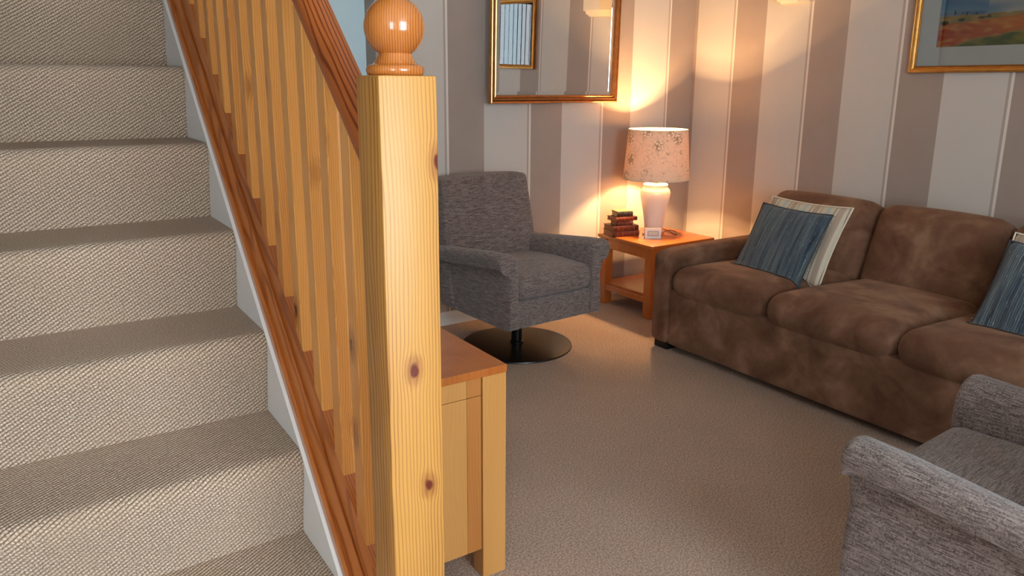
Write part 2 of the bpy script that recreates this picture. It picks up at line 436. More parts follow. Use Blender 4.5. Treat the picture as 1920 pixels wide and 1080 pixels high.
# window behind the photographer with vertical blinds, plus an added one lighting the stairs
def blind_mat():
    m = N('backlit_blind'); info = m.n('ShaderNodeObjectInfo').outputs['Random']
    e = m.n('ShaderNodeEmission'); c = m.mix(info, (.52, .72, .85), (.86, .94, 1.0)); m.put(e.inputs[0], c)
    e.inputs[1].default_value = BLIND_STRENGTH
    m.t.links.new(e.outputs[0], m.out.inputs[0]); return m.m
M['blind'] = blind_mat()
def window(n, x0, x1, z0, z1):
    root = bpy.data.objects.new('window_%d' % n, None); COL.objects.link(root); root['kind'] = 'structure'; root.location = (x0, YF, z0)
    fb = frame_bm(B(), x1-x0, z1-z0, [(0, -.05), (0, .0), (.05, .0), (.05, -.05)])
    for v in fb.verts: v.co.y *= -1
    obj('window_frame', fb, M['white_edge'], root)
    obj('blind_headrail', box(B(), .03, x1-x0-.03, -.05, .0, z1-z0-.06, z1-z0-.02), M['white_edge'], root)
    me = None; k = int((x1-x0-.1)/.079)
    for i in range(k):
        if me is None:
            s = obj('blind_slat', box(B(), -.044, .044, -.0015, .0015, .05, z1-z0-.06), M['blind'], root); me = s.data
        else:
            s = bpy.data.objects.new('blind_slat', me); COL.objects.link(s); s.parent = root
        s.location = (.085+i*.079, -.03, 0); s.rotation_euler = (0, 0, math.radians(16+3*math.sin(i)))
window(1, .30, 1.55, .75, 2.28)
window(2, -1.8, -.95, .75, 2.28)  # unseen window, added to light the lower steps and stringer

# ------------------------------------------------------------------ staircase
RISE, GO = .194, .2165
def y_riser(k): return 1.44 + GO*(k-3)     # riser that rises to tread k
SL = .92                                    # slope of rails
ANG = math.atan(SL)
ST = thing('staircase', 'carpeted stairs with open pine balustrade rising beside the white stringer', 'staircase', (.2, 1.0, 0))
def step(k):
    bm = B(); yr, z0, z1 = y_riser(k), RISE*(k-1), RISE*k
    pr = [(yr, z0-.004)]
    pr += [(yr-.003, z0+.02), (yr-.010, z0+.06), (yr-.020, z0+.10), (yr-.028, z0+.13), (yr-.034, z0+.155)]
    for a in range(0, 100, 15):
        t = math.radians(a); pr.append((yr-.010-.025*math.cos(t), z1-.025+.025*math.sin(t)))
    nt = 8
    for i in range(1, nt+1): pr.append((yr-.010+(GO+.012)*i/nt, z1))
    x0, x1, nx = -.5, .424, 40
    uvl = bm.loops.layers.uv.new('UVMap')
    arc = [0]
    for a, b_ in zip(pr, pr[1:]): arc.append(arc[-1]+math.hypot(b_[0]-a[0], b_[1]-a[1]))
    rnd = random.Random(k)
    ph = [rnd.random()*6 for _ in range(4)]
    rows = []
    for (py, pz), s in zip(pr, arc):
        r = []
        for i in range(nx+1):
            x = x0+(x1-x0)*i/nx
            on = max(0, 1-abs(s-.19)/.09)
            d = on*(.0035*math.sin(x*7+ph[0])+.002*math.sin(x*17+ph[1]))
            r.append((bm.verts.new((x, py-d, pz-abs(d)*.4)), x, s))
        rows.append(r)
    for a, b_ in zip(rows, rows[1:]):
        for i in range(nx):
            q = (a[i], a[i+1], b_[i+1], b_[i]); f = bm.faces.new([t[0] for t in q])
            for l, t in zip(f.loops, q): l[uvl].uv = (t[1]+k*.37, t[2]+k*.41)
    # underside so the step is a solid
    yb = pr[-1][0]
    for pa in range(1):
        v = [bm.verts.new(c) for c in ((x0, yr+.002, z0-.004), (x1, yr+.002, z0-.004), (x1, yb, z0+.02), (x0, yb, z0+.02))]
        bm.faces.new(v); bm.faces.new((rows[-1][0][0], rows[-1][-1][0], v[2], v[3]))
    for side in (0, -1):
        loop = [r[side][0] for r in rows] + ([v[3], v[0]] if side == 0 else [v[2], v[1]])
        bm.faces.new(loop)
    o = obj('carpeted_step', bm, M['stair_carpet'], ST, True, 50, world=True)
    return o
for k in range(1, 15): step(k)
def zr(y): return SL*y - 1.886 + CAM_H - .034     # baluster foot line (base rail top)
YT = 3.72
# white stringer board
def zs(y): return SL*y - 2.029 + CAM_H
b = prism(B(), [(.99, max(0.02, 0)), (.99, zs(.99)), (YT, zs(YT)), (YT, zs(YT)-.42), (1.25, 0)], 'x', .424, .4285)
obj('stringer', b, M['white_paint'], ST, world=True)
b = prism(B(), [(.99, zs(.99)), (.99, zs(.99)+.006), (YT, zs(YT)+.006), (YT, zs(YT))], 'x', .420, .4285)
obj('stringer_bead', b, M['white_edge'], ST, world=True)
b = prism(B(), [(1.08, 0), (1.08, zs(1.08)), (YT, zs(YT)), (YT, 0)], 'x', .4286, .515)
obj('understair_panel', b, M['white_paint'], ST, world=True)
# rails: local z runs up the slope
def sloped(name, sec, y0, y1, zf, mat, xc):
    L = (y1-y0)/math.cos(ANG)
    bm = B(); v0 = [bm.verts.new((p[0], p[1], 0)) for p in sec]; v1 = [bm.verts.new((p[0], p[1], L)) for p in sec]
    # vertical end cut at both ends (plumb cut)
    for v, p in zip(v0, sec): v.co.z = p[1]*math.tan(ANG)*-1
    for v, p in zip(v1, sec): v.co.z = L - p[1]*math.tan(ANG)
    n = len(sec); bm.faces.new(v0); bm.faces.new(list(reversed(v1)))
    for i in range(n): bm.faces.new((v0[i], v0[(i+1) % n], v1[(i+1) % n], v1[i]))
    o = obj(name, bm, mat, ST, True, 30)
    o.location = Vector((xc, y0, zf(y0))) - Vector(ST.location)
    # local z -> (0,cos,sin); local y -> (0,-sin,cos) (upwards, perpendicular)
    o.rotation_euler = (math.radians(90)*-1 + ANG, 0, 0)
    return o
XC = .483
# local +y after that rotation points (0, sin.., ..): keep sections with +y = perpendicular up
def sec_base():
    r = [(-.0555, 0), (-.0565, .004), (-.0565, .022), (-.053, .027), (-.050, .027), (-.0485, .0225), (-.0465, .0225), (-.0445, .030), (-.041, .040), (-.035, .049), (-.033, .049), (-.0315, .045), (-.0300, .045), (-.0275, .058), (-.0235, .070), (-.0205, .078)]
    return r + [(-x if -x < .032 else .032, y) for x, y in reversed(r)]
def flipy(sec): return [(x, -y) for x, y in sec]
H_BASE = (zr(2)-(zs(2)+.006))*math.cos(ANG)
sb = [(x, y*H_BASE/.078) for x, y in sec_base()]
sloped('base_rail', flipy(sb), 1.075, YT, lambda y: zs(y)+.006, M['baserail'], XC)
sh = [(-.018, 0), (-.0205, .003), (-.0205, .008), (-.0235, .0095), (-.0235, .013), (-.0285, .017), (-.0295, .024), (-.027, .033), (-.020, .041), (-.008, .0465), (.006, .0485), (.018, .047), (.0255, .042), (.029, .034), (.029, .020), (.0235, .012), (.0205, .003), (.018, 0)]
def zh(y): return .92*y - 1.172 + CAM_H
sloped('handrail', flipy(sh), 1.075, YT, zh, M['rail'], XC)
# newel post
PZ = CAM_H + .0135
px0, px1, py0, py1 = .4372, .5287, 1.0, 1.082
pcx, pcy = (px0+px1)/2, (py0+py1)/2
b = box(B(), px0-pcx, px1-pcx, py0-pcy, py1-pcy, 0, PZ, .003, 2)
post = obj('newel_post', b, M['post'], ST, True, 30)
post.location = Vector((pcx, pcy, 0)) - Vector(ST.location)
R_ = .0435
prof = [(0, 0), (.038, 0), (.0405, .002), (.0422, .0055), (.0422, .009), (.0405, .0125), (.038, .0145), (.034, .0155), (.0315, .017), (.028, .0215), (.025, .027), (.0235, .031)]
zc = .031 + math.sqrt(R_**2-.0235**2)
a0 = math.asin(-(zc-.031)/R_)
for i in range(1, 26):
    t = a0 + (math.pi/2-a0)*i/25; prof.append((R_*math.cos(t) if i < 25 else 0, zc+R_*math.sin(t)))
fin = obj('ball_finial', lathe(B(), prof, 64), M['finial'], post, True, 50); fin.location = (.001, .003, PZ)
# balusters
bal = None
for k in range(19):
    yk = 1.184+.1033*k
    if yk > YT-.05: break
    zf, zt = zr(yk), zh(yk)+.035
    if bal is None:
        bm = box(B(), -.0205, .0205, 0, .041, -.035, zt-zf, .0018, 1)
        bal = obj('baluster', bm, M['baluster'], ST, False); o = bal
    else:
        o = bal.copy(); COL.objects.link(o); o.parent = ST
    o.location = Vector((XC, yk, zf)) - Vector(ST.location)

# ------------------------------------------------------------------ oak cabinet
cab = thing('cabinet', 'low oak cabinet standing behind the pine newel post', 'cabinet', (.79, 2.1, 0))
CX0, CX1, CY0, CY1, CZ = .562, 1.013, 1.556, 2.62, .606
def cobj(name, bm, mat, parent=cab, **k): return obj(name, bm, mat, parent, world=True, **k)
tp = box(B(), CX0, CX1, CY0-.003, CY1, CZ-.021, CZ, .0015, 1)
top = cobj('top', tp, M['oak_top'])
lw = .072
for (x, y) in ((CX1-lw-.001, CY0), (CX0, CY0), (CX1-lw-.001, CY1-lw), (CX0, CY1-lw)):
    cobj('leg', box(B(), x, x+lw, y, y+.05, 0, CZ-.021, .0012, 1), M['oak_pale'])
for (xa, xb, mt) in ((CX0+lw+.001, .765, 'oak'), (.7655, .8945, 'oak_pale'), (.895, CX1-lw-.003, 'oak_deep')):
    cobj('panel_board', box(B(), xa, xb, CY0+.004, CY0+.022, .088, CZ-.073, .0008, 1), M[mt])
    cobj('rail_board', box(B(), xa, xb, CY0+.004, CY0+.022, CZ-.0715, CZ-.0215, .0008, 1), M[mt])
for q in ((CX0+.01, CX1-.03, CY0+.05, CY1-.01, .09, .11), (CX0+.01, CX0+.02, CY0+.05, CY1-.01, .11, CZ-.022), (CX0+.02, CX1-.03, CY1-.03, CY1-.012, .11, CZ-.022)):
    cobj('carcass_panel', box(B(), *q), M['oak'])
for i in range(2):
    ya = CY0+.055+i*.478
    d = cobj('door', box(B(), CX1-.028, CX1-.006, ya, ya+.472, .115, CZ-.03, .002, 1), M['oak'])
    yk = ya+.44 if i == 0 else ya+.03
    cobj('door_knob', lathe(B(), [(0, 0), (.008, 0), (.008, .01), (.014, .016), (.014, .022), (0, .026)], 20, (0, 0, 0)), M['oak_deep'], d)
    kn = d.children[0]; kn.rotation_euler = (0, math.pi/2, 0)
    for v in kn.data.vertices: v.co += Vector(cab.location)
    kn.location = Vector((CX1-.006, yk, .36)) - Vector(cab.location)

# ------------------------------------------------------------------ corner table
tab = thing('side_table', 'square oak side table in the corner holding the lamp', 'table', (3.2, 3.28, 0))
TX0, TX1, TY0, TY1, TZ = 2.948, 3.455, 3.035, 3.515, .435
def tobj(name, bm, mat, **k): return obj(name, bm, mat, tab, world=True, **k)
b = box(B(), TX0, TX1, TY0, TY1, TZ-.022, TZ, .006, 3)
tobj('tabletop', b, M['oak_top'], smooth=True)
lg = .058
for x in (TX0+.012, TX1-lg-.012):
    for y in (TY0+.012, TY1-lg-.012):
        tobj('leg', box(B(), x, x+lg, y, y+lg, 0, TZ-.022, .003, 2), M['oak_top'])
for (a, c, d, e) in ((TX0+.02, TX0+.04, TY0+lg+.012, TY1-lg-.012), (TX1-.04, TX1-.02, TY0+lg+.012, TY1-lg-.012), (TX0+lg+.012, TX1-lg-.012, TY0+.02, TY0+.04), (TX0+lg+.012, TX1-lg-.012, TY1-.04, TY1-.02)):
    tobj('apron', box(B(), a, c, d, e, TZ-.085, TZ-.022, .002, 1), M['oak_top'])
    tobj('stretcher', box(B(), a-.002, c+.002, d, e, .088, .125, .002, 1), M['oak_top'])
tobj('shelf', box(B(), TX0+.03, TX1-.03, TY0+.03, TY1-.03, .125, .139, .002, 1), M['oak_top'])

# ------------------------------------------------------------------ table lamp
LX, LY = 3.212, 3.305
lamp = thing('table_lamp', 'lit table lamp with cream vase base and floral drum shade', 'lamp', (LX, LY, TZ))
vase = [(0, .012), (.050, .012), (.053, .02), (.055, .035), (.060, .08), (.069, .14), (.079, .19), (.087, .225), (.0905, .25), (.088, .270), (.079, .284), (.070, .291), (.072, .297), (.075, .302), (.072, .309), (.064, .312), (.02, .312), (0, .312)]
obj('vase_base', lathe(B(), vase, 56), M['ceramic'], lamp, True, 60)
obj('foot', lathe(B(), [(0, 0), (.062, 0), (.066, .004), (.066, .009), (.060, .0125), (0, .0125)], 48), M['oak_top'], lamp, True, 40)
obj('lamp_holder', lathe(B(), [(0, .312), (.012, .312), (.012, .335), (.018, .337), (.018, .375), (.014, .378), (0, .378)], 24), plain('brass', srgb(200, 160, 90), .3, .9), lamp, True, 40)
SZ0, SZ1, SR0, SR1 = .338, .632, .196, .174
def shade_mat():
    m = N('shade_cloth'); p = m.co('Object'); x, y, z = m.sep(p)
    ang = m.math('ARCTAN2', y, x)
    # cream cloth with pale blossom clusters, twigs and leaves
    q = m.comb(m.math('MULTIPLY', ang, .185), m.math('MULTIPLY', z, 1.0), 0)
    vo = m.n('ShaderNodeTexVoronoi'); m.put(vo.inputs['Vector'], q); vo.inputs['Scale'].default_value = 8.5
    petal = m.n('ShaderNodeTexVoronoi'); m.put(petal.inputs['Vector'], q); petal.inputs['Scale'].default_value = 78
    cl = m.rng(vo.outputs['Distance'], .44, .26, 0, 1)
    fl = m.math('MULTIPLY', cl, m.rng(petal.outputs['Distance'], .50, .25, 0, 1))
    sh = m.math('MULTIPLY', cl, m.rng(petal.outputs['Distance'], .36, .62, 0, 1))
    nz = m.noise(q, 16, 3, .5, 1.5)
    twig = m.rng(m.math('ABSOLUTE', m.math('SUBTRACT', nz, .5)), .012, .002, 0, 1)
    leaf = m.rng(m.noise(m.vec('ADD', q, (3, 3, 0)), 34, 2, .4, .6), .64, .69, 0, 1)
    c = m.mix(m.math('MULTIPLY', twig, .55), srgb(236, 214, 186), srgb(150, 120, 88))
    c = m.mix(m.math('MULTIPLY', leaf, .5), c, srgb(166, 140, 104))
    c = m.mix(m.math('MULTIPLY', sh, .6), c, srgb(150, 116, 74))
    c = m.mix(fl, c, srgb(252, 240, 214))
    w1 = m.noise(m.vec('MULTIPLY', p, (400, 400, 400)), 1, 1)
    c = m.mix(m.math('MULTIPLY', w1, .1), c, srgb(150, 120, 90))
    d = m.n('ShaderNodeBsdfDiffuse'); m.put(d.inputs[0], c)
    t = m.n('ShaderNodeBsdfTranslucent'); m.put(t.inputs[0], m.mix(1.0, c, (1, .80, .56), 'MULTIPLY'))
    mxs = m.n('ShaderNodeMixShader'); mxs.inputs[0].default_value = .09
    m.put(mxs.inputs[1], d.outputs[0]); m.put(mxs.inputs[2], t.outputs[0]); m.t.links.new(mxs.outputs[0], m.out.inputs[0])
    return m.m
th = .0018
sp = [(SR0, SZ0), (SR1, SZ1), (SR1-th, SZ1), (SR0-th, SZ0)]
shade = obj('lamp_shade', lathe(B(), [(SR0, SZ0), (SR0*.5+SR1*.5, (SZ0+SZ1)/2), (SR1, SZ1), (SR1-th, SZ1), (SR0-th, SZ0)], 96, closed=True), shade_mat(), lamp, True, 40)
for R2, z2 in ((SR1, SZ1-.004), (SR0, SZ0)):
    b = lathe(B(), [(R2-.0026, z2), (R2+.0008, z2), (R2+.0008, z2+.004), (R2-.0026, z2+.004)], 96, closed=True)
    obj('shade_trim', b, plain('trim_cream', srgb(214, 190, 160), .7), shade, True)
for a in range(3):
    t = a*2*math.pi/3
    obj('shade_arm', tube(B(), [(.017*math.cos(t), .017*math.sin(t), .372), (SR0*.975*math.cos(t), SR0*.975*math.sin(t), SZ0+.006)], .0015, 6), M['gold'], lamp)
bulbm = N('bulb_glass'); e = bulbm.n('ShaderNodeEmission'); e.inputs[0].default_value = (1, .66, .34, 1); e.inputs[1].default_value = 60
bulbm.t.links.new(e.outputs[0], bulbm.out.inputs[0])
bp = [(0, .376), (.013, .378), (.014, .44)] + [(.022*math.sin(math.radians(a)), .483-.022*math.cos(math.radians(a))) for a in range(45, 176, 20)] + [(0, .505)]
obj('bulb', lathe(B(), bp, 32), bulbm.m, lamp, True, 90)
l = bpy.data.lights.new('lamp_bulb_light', 'POINT'); l.energy = LAMP_WATT; l.color = (1, .60, .26); l.shadow_soft_size = .026
lo = bpy.data.objects.new('lamp_bulb_light', l); COL.objects.link(lo); lo.location = (LX, LY, TZ+.483)
cord = [(LX+.05, LY-.02, TZ+.006), (LX+.085, LY-.03, TZ+.02), (LX+.11, LY-.05, TZ+.022), (LX+.125, LY-.075, TZ+.010), (LX+.10, LY-.09, TZ+.0035), (LX+.15, LY+.02, TZ+.0035), (LX+.20, LY+.18, TZ+.0035)]
def smooth_path(p, n=8):
    p = [Vector(q) for q in p]; out = []
    for i in range(len(p)-1):
        a, b_, c, d = p[max(i-1, 0)], p[i], p[i+1], p[min(i+2, len(p)-1)]
        for k in range(n):
            t = k/n; out.append(.5*((2*b_)+(c-a)*t+(2*a-5*b_+4*c-d)*t*t+(3*b_-a-3*c+d)*t**3))
    return out+[p[-1]]
obj('lamp_cord', tube(B(), smooth_path(cord), .0028, 8), plain('cord_brown', srgb(70, 34, 16), .5), lamp, True, world=True)

# card holder
card = thing('card_holder', 'small white ceramic block with a framed label beside the lamp foot', 'ornament', (3.117, 3.212, TZ), (0, 0, math.radians(-33)))
obj('block', box(B(), -.048, .048, -.012, .018, 0, .062, .002, 2), plain('white_block', srgb(232, 234, 228), .3), card)
obj('label_frame', frame_bm(B(), .066, .030, [(0, 0), (0, .003), (.004, .003), (.004, 0)], -.033, .017), plain('pewter', srgb(150, 152, 150), .4, .3), card)
card.children[1].location = (0, -.012, 0)
obj('label_card', box(B(), -.029, .029, -.0132, -.0121, .021, .043), plain('card_cream', srgb(206, 206, 192), .7), card)

# books
LEATH = [srgb(86, 34, 22), srgb(74, 28, 20), srgb(104, 52, 36), srgb(92, 32, 22), srgb(30, 34, 36)]
def book(name, label, x, y, z, w_, d_, h_, rz, cov, page):
    r = thing(name, label, 'book', (x, y, z), (0, 0, math.radians(rz)), 'little leather books stacked on the side table')
    t = .0022; D = d_/2
    pts = [(D, 0), (-D, 0)] + [(-D-.004*math.sin(math.pi*i/8), h_*i/8) for i in range(1, 8)] + [(-D, h_), (D, h_), (D, h_-t), (-D+.003, h_-t), (-D+.003, t), (D, t)]
    c = prism(B(), pts, 'x', -w_/2, w_/2)
    obj('cover', c, plain('leather_%s' % name, cov, .45, noise=.2), r)
    obj('page_block', box(B(), -w_/2+.003, w_/2-.003, -d_/2+.004, d_/2-.003, t, h_-t), plain('pages_%s' % name, page, .8), r)
    for xx in (-.32, -.12, .12, .32):
        obj('spine_band', box(B(), xx*w_-.0012, xx*w_+.0012, -d_/2-.0050, -d_/2-.002, h_*.1, h_*.9), M['gold'], r)
bx, by = 3.035, 3.42
z = TZ
PG = srgb(150, 96, 60)
for i, (w_, d_, h_, rz, dx, lab) in enumerate([
    (.178, .125, .034, -14, 0, 'widest dark red leather book, bottom of the stack on the side table'),
    (.172, .120, .031, -11, -.002, 'reddish brown leather book, second from the bottom of the stack'),
    (.112, .085, .026, -18, .002, 'small tan-brown leather book in the middle of the stack'),
    (.150, .100, .024, -8, .004, 'oxblood leather book lying just under the black one'),
    (.104, .078, .030, -14, .003, 'small black book with cream top, topmost of the stack')]):
    book('leather_book', lab, bx+dx, by-.02, z, w_, d_, h_, rz, LEATH[i], PG if i < 4 else srgb(214, 170, 120)); z += h_+.0003
tl = [o for o in bpy.data.objects if o.name.startswith('leather_book') and o.type == 'EMPTY'][-1]
obj('top_board', box(B(), -.051, .051, -.038, .038, .0301, .034, .001, 1), plain('cream_board', srgb(196, 146, 92), .6), tl)

# ------------------------------------------------------------------ sofa
sofa = thing('sofa', 'long brown suede three-seat sofa against the striped wall', 'sofa', (3.2, 1.73, 0))
SX0, SX1, SYF, SYN = 2.66, 3.72, 2.735, .73     # front, back, far arm outside, near arm outside
AW = .125
def sobj(name, bm, **k): return obj(name, bm, M['suede'], sofa, True, 60, world=True)
# plinth / body
b = soft(B(), SX1-.03-SX0-.012, SYF-SYN-2*AW+.01, .292, .012, 10, c=((SX0+.012+SX1-.03)/2, (SYF+SYN)/2, .035+.146)); sobj('base_frame', b)
def arm(yc):
    def f(p):
        # front edge of the arm rolls over softly
        t = max(0, (-p.x-.40)/.08); 
        return p + Vector((0, 0, -.012*t*t if p.z > .15 else 0))
    return soft(B(), .98, AW, .475, .034, 16, puff=(0, .006, .012), f=f, c=(SX0+.49, yc, .035+.2375))
sobj('arm', arm(SYF-AW/2)); sobj('arm', arm(SYN+AW/2))
b = soft(B(), .16, SYF-SYN-.06, .64, .05, 12, puff=(0, 0, .005), c=(SX1-.10, (SYF+SYN)/2, .38)); sobj('back_frame', b)
yb = [2.612, 2.046, 1.453, .862]
for i in range(3):
    ya, yz = yb[i], yb[i+1]; yc = (ya+yz)/2; L = ya-yz
    def fs(p):
        # bullnose front, surface falls gently to the back
        t = (p.x+.36)/.72
        return p + Vector((-.018*(1-(p.z/.085)**2) if p.x < -.25 else 0, 0, (-.028*t if p.z > 0 else 0)))
    b = soft(B(), .74, L-.004, .165, .075, 18, puff=(.01, .003, .02), f=fs, c=(SX0+.37+.004, yc, .285+.083)); sobj('seat_cushion', b)
yk = [2.655, 2.046, 1.453, .80]
for i in range(3):
    ya, yz = yk[i], yk[i+1]; yc = (ya+yz)/2; L = ya-yz
    rake = math.radians(20)
    def fb(p):
        q = Vector((p.x, p.y, p.z))
        q = Vector((q.x*math.cos(rake)+q.z*math.sin(rake), q.y, -q.x*math.sin(rake)+q.z*math.cos(rake)))
        return q
    b = soft(B(), .19, L-.004, .44, .07, 18, puff=(.03, .004, .012), f=fb, c=(3.475, yc, .545)); sobj('back_cushion', b)
for (x, y) in ((SX0+.02, SYF-.115), (SX0+.02, SYN+.015), (SX1-.14, SYF-.115), (SX1-.14, SYN+.015)):
    obj('foot', prism(B(), [(x+.006, y+.006), (x+.09, y+.006), (x+.09, y+.096), (x+.006, y+.096)], 'z', 0, .05), M['black'], sofa, world=True)

def pillow(name, label, mat, w_, h_, t_, loc, rot, group, corner=.0, trim=None, fringe=None):
    r = thing(name, label, 'cushion', loc, rot, group)
    bm = B(); n = 26
    vs = {}
    for side in (1, -1):
        for i in range(n+1):
            for j in range(n+1):
                u, v = -1+2*i/n, -1+2*j/n
                e = (1-u*u)*(1-v*v)
                if e == 0 and side == -1: vs[(side, i, j)] = vs[(1, i, j)]; continue
                # pinched sides between pointed corners
                pin = 1-.055*(1-v*v)*abs(u)**3; pin2 = 1-.055*(1-u*u)*abs(v)**3
                wr = .004*math.sin(9*u+3*v)*(1-e)
                vs[(side, i, j)] = bm.verts.new((u*w_/2*pin, side*-(t_/2*(max(e, 0)**.42)+wr*(e > 0)), v*h_/2*pin2))
    for side in (1, -1):
        for i in range(n):
            for j in range(n):
                q = [vs[(side, i, j)], vs[(side, i+1, j)], vs[(side, i+1, j+1)], vs[(side, i, j+1)]]
                bm.faces.new(q)
    obj('cover', bm, mat, r, True, 179)
    if trim:
        pts = []
        for k in range(4*n):
            s, t = divmod(k, n); a = -1+2*t/n
            u, v = [(a, -1), (1, a), (-a, 1), (-1, -a)][s]
            pin = 1-.055*(1-v*v)*abs(u)**3; pin2 = 1-.055*(1-u*u)*abs(v)**3
            pts.append((u*w_/2*pin, 0, v*h_/2*pin2))
        pts.append(pts[0])
        obj('piping', tube(B(), pts, .0042, 7), trim, r, True)
    if fringe:
        bm = B(); rr = random.Random(3)
        for k in range(44):
            v = -1+2*(k+.5)/44
            x0 = fringe*w_/2*(1-.055*(1-v*v)); z0 = v*h_/2
            ln = .010+.007*rr.random()
            tube(bm, [(x0*.985, 0, z0), (x0+fringe*ln*.6, -.002, z0+.003*(rr.random()-.5)), (x0+fringe*ln, 0, z0-.004*rr.random())], .0016, 4)
        o = obj('fringe', bm, mat, r, True)
        o['kind'] = 'stuff'
    return r
G1 = 'scatter cushions on the brown sofa'
TW = plain('cream_piping', srgb(220, 208, 188), .85)
DP = plain('dark_piping', srgb(60, 64, 72), .85)
R = math.radians
pillow('ribbed_cushion', 'blue ribbed velvet cushion by the far arm of the sofa', M['ribbed'], .395, .40, .095, (3.030, 2.262, .570), (R(-31), R(1), R(-91)), G1, trim=DP, fringe=1)
pillow('striped_cushion', 'cream striped cushion behind the blue one at the far sofa arm', M['cream'], .45, .41, .085, (3.112, 2.238, .592), (R(-29), R(0), R(-91)), G1, trim=TW)
pillow('ribbed_cushion', 'blue ribbed velvet cushion cut by the right edge of the picture', M['ribbed'], .40, .40, .095, (3.02, 1.115, .575), (R(-33), R(2), R(-90)), G1, trim=DP, fringe=1)
pillow('striped_cushion', 'cream cushion peeping out behind the right-hand blue cushion', M['cream'], .45, .41, .085, (3.10, 1.108, .586), (R(-31), R(2), R(-90)), G1, trim=TW)

# let the soft covers give way where they press on the sofa and on each other
from mathutils.bvhtree import BVHTree
bpy.context.view_layer.update()
def solid(o):
    mw_ = o.matrix_world
    vs = [mw_ @ v.co for v in o.data.vertices]; ps = [tuple(p.vertices) for p in o.data.polygons]
    return BVHTree.FromPolygons(vs, ps)
def settle(soft_roots, hard):
    for r in soft_roots:
        for o in r.children:
            mw_ = o.matrix_world; inv = mw_.inverted()
            for v in o.data.vertices:
                p = mw_ @ v.co
                for _ in range(4):
                    moved = False
                    for t in hard:
                        loc, nrm, idx, dist = t.find_nearest(p)
                        if loc is None: continue
                        if (p-loc).dot(nrm) < .004 and dist < .12:
                            p = loc + nrm*.0055; moved = True
                    if not moved: break
                v.co = inv @ p
pil = [o for o in bpy.data.objects if o.type == 'EMPTY' and o.get('category') == 'cushion']
hard = [solid(o) for o in sofa.children if o.name.split('.')[0] in ('seat_cushion', 'back_cushion', 'arm')]
settle(pil, hard)
for rb in [o for o in pil if o.name.startswith('ribbed')]:
    st = min([o for o in pil if o.name.startswith('striped')], key=lambda q: (q.location-rb.location).length)
    mr = rb.matrix_world; ir = mr.inverted()
    hw = .20
    for o in st.children:
        mw_ = o.matrix_world; inv = mw_.inverted()
        for v in o.data.vertices:
            q = ir @ (mw_ @ v.co); u, vv = q.x/hw, q.z/hw
            e = max(0, 1-u*u)*max(0, 1-vv*vv)
            over = max(abs(u), abs(vv))
            need = .0475*e**.42 + .010 if over < 1.10 else .010-(over-1.10)*.25
            if q.y < need: q.y = need
            v.co = inv @ (mr @ q)
    settle([st], hard)

# ------------------------------------------------------------------ swivel armchairs (front towards local -y)
def make_chair(label, loc, rz):
    r = thing('swivel_armchair', label, 'armchair', loc, (0, 0, rz), 'grey swivel armchairs')
    ch = M['chenille']
    W = .285   # half width of the body at arm outside
    # seat box under the cushion
    b = soft(B(), 2*W-.12, .60, .132, .012, 10, c=(0, -.006, .205+.066)); obj('seat_box', b, ch, r, True, 60)
    # seat cushion
    def fc(p):
        return p + Vector((0, -.012*(1-(p.z/.07)**2) if p.y < -.2 else 0, -.02*max(0, p.y)/.3 if p.z > 0 else 0))
    b = soft(B(), 2*W-.118, .52, .122, .034, 16, puff=(.0, .006, .018), f=fc, c=(0, -.045, .4)); cu = obj('seat_cushion', b, ch, r, True, 60)
    # arms: profile in x (outwards) and z, swept from front to back
    for s in (-1, 1):
        prof = [(.222, .205), (.282, .205), (.284, .30), (.285, .40), (.286, .455), (.288, .486), (.298, .502), (.318, .508), (.334, .520), (.342, .553), (.343, .570), (.336, .586), (.320, .598), (.300, .602), (.278, .598), (.258, .588), (.243, .572), (.234, .55), (.228, .50), (.224, .40)]
        bm = B(); rings = []
        Y = [(-.318, .0), (-.316, .35), (-.308, .8), (-.296, 1), (-.2, 1), (-.1, 1), (0, 1), (.1, 1), (.2, 1), (.27, 1)]
        cx_, cz_ = .262, .40
        for y, k in Y:
            ring = []
            for px_, pz_ in prof:
                ins = (1-k)*.020
                dx, dz = px_-cx_, pz_-cz_
                L = math.hypot(dx, dz)
                qx, qz = px_-dx/L*ins, pz_-dz/L*ins
                t_ = max(0, min(1, (pz_-.40)/.12)); lift = -(pz_-.40)*.13*t_ - .058*t_*max(0, (y+.25)/.55)
                ring.append(bm.verts.new((s*qx, y, qz+lift)))
            rings.append(ring)
        n = len(prof)
        for a, c in zip(rings, rings[1:]):
            for i in range(n): bm.faces.new((a[i], a[(i+1) % n], c[(i+1) % n], c[i]))
        bm.faces.new(rings[0]); bm.faces.new(rings[-1])
        obj('arm', bm, M['chenille_arm'], r, True, 45)
    # back: tapers towards the top, reclines
    def fk(p):
        t = (p.z+.30)/.60
        wx = 1.0 - .07*t
        x = p.x*wx
        y = p.y + .12*t + .02*(x/.25)**2*-1
        zz = p.z - .004*(x/.25)**2*(t > .5)
        return Vector((x, y, zz))
    b = soft(B(), .59, .115, .630, .020, 18, puff=(.003, .020, .004), f=fk, c=(0, .235, .540)); obj('backrest', b, ch, r, True, 60)
    # steel column and disc foot
    obj('column', lathe(B(), [(0, .018), (.036, .018), (.036, .024), (.028, .030), (.028, .19), (.06, .195), (.06, .207), (0, .207)], 32), M['metal_black'], r, True, 40)
    obj('disc_base', lathe(B(), [(0, 0), (.283, 0), (.286, .003), (.284, .008), (.25, .0115), (.1, .018), (0, .019)], 72), M['metal_black'], r, True, 30)
    return r
make_chair('grey swivel armchair on a black disc foot between cabinet and side table', (2.080, 3.10, 0), R(3.5))
make_chair('grey armchair seen from behind its arm at the bottom right, in front of the sofa', (1.785, .57, 0), R(180+4.5))

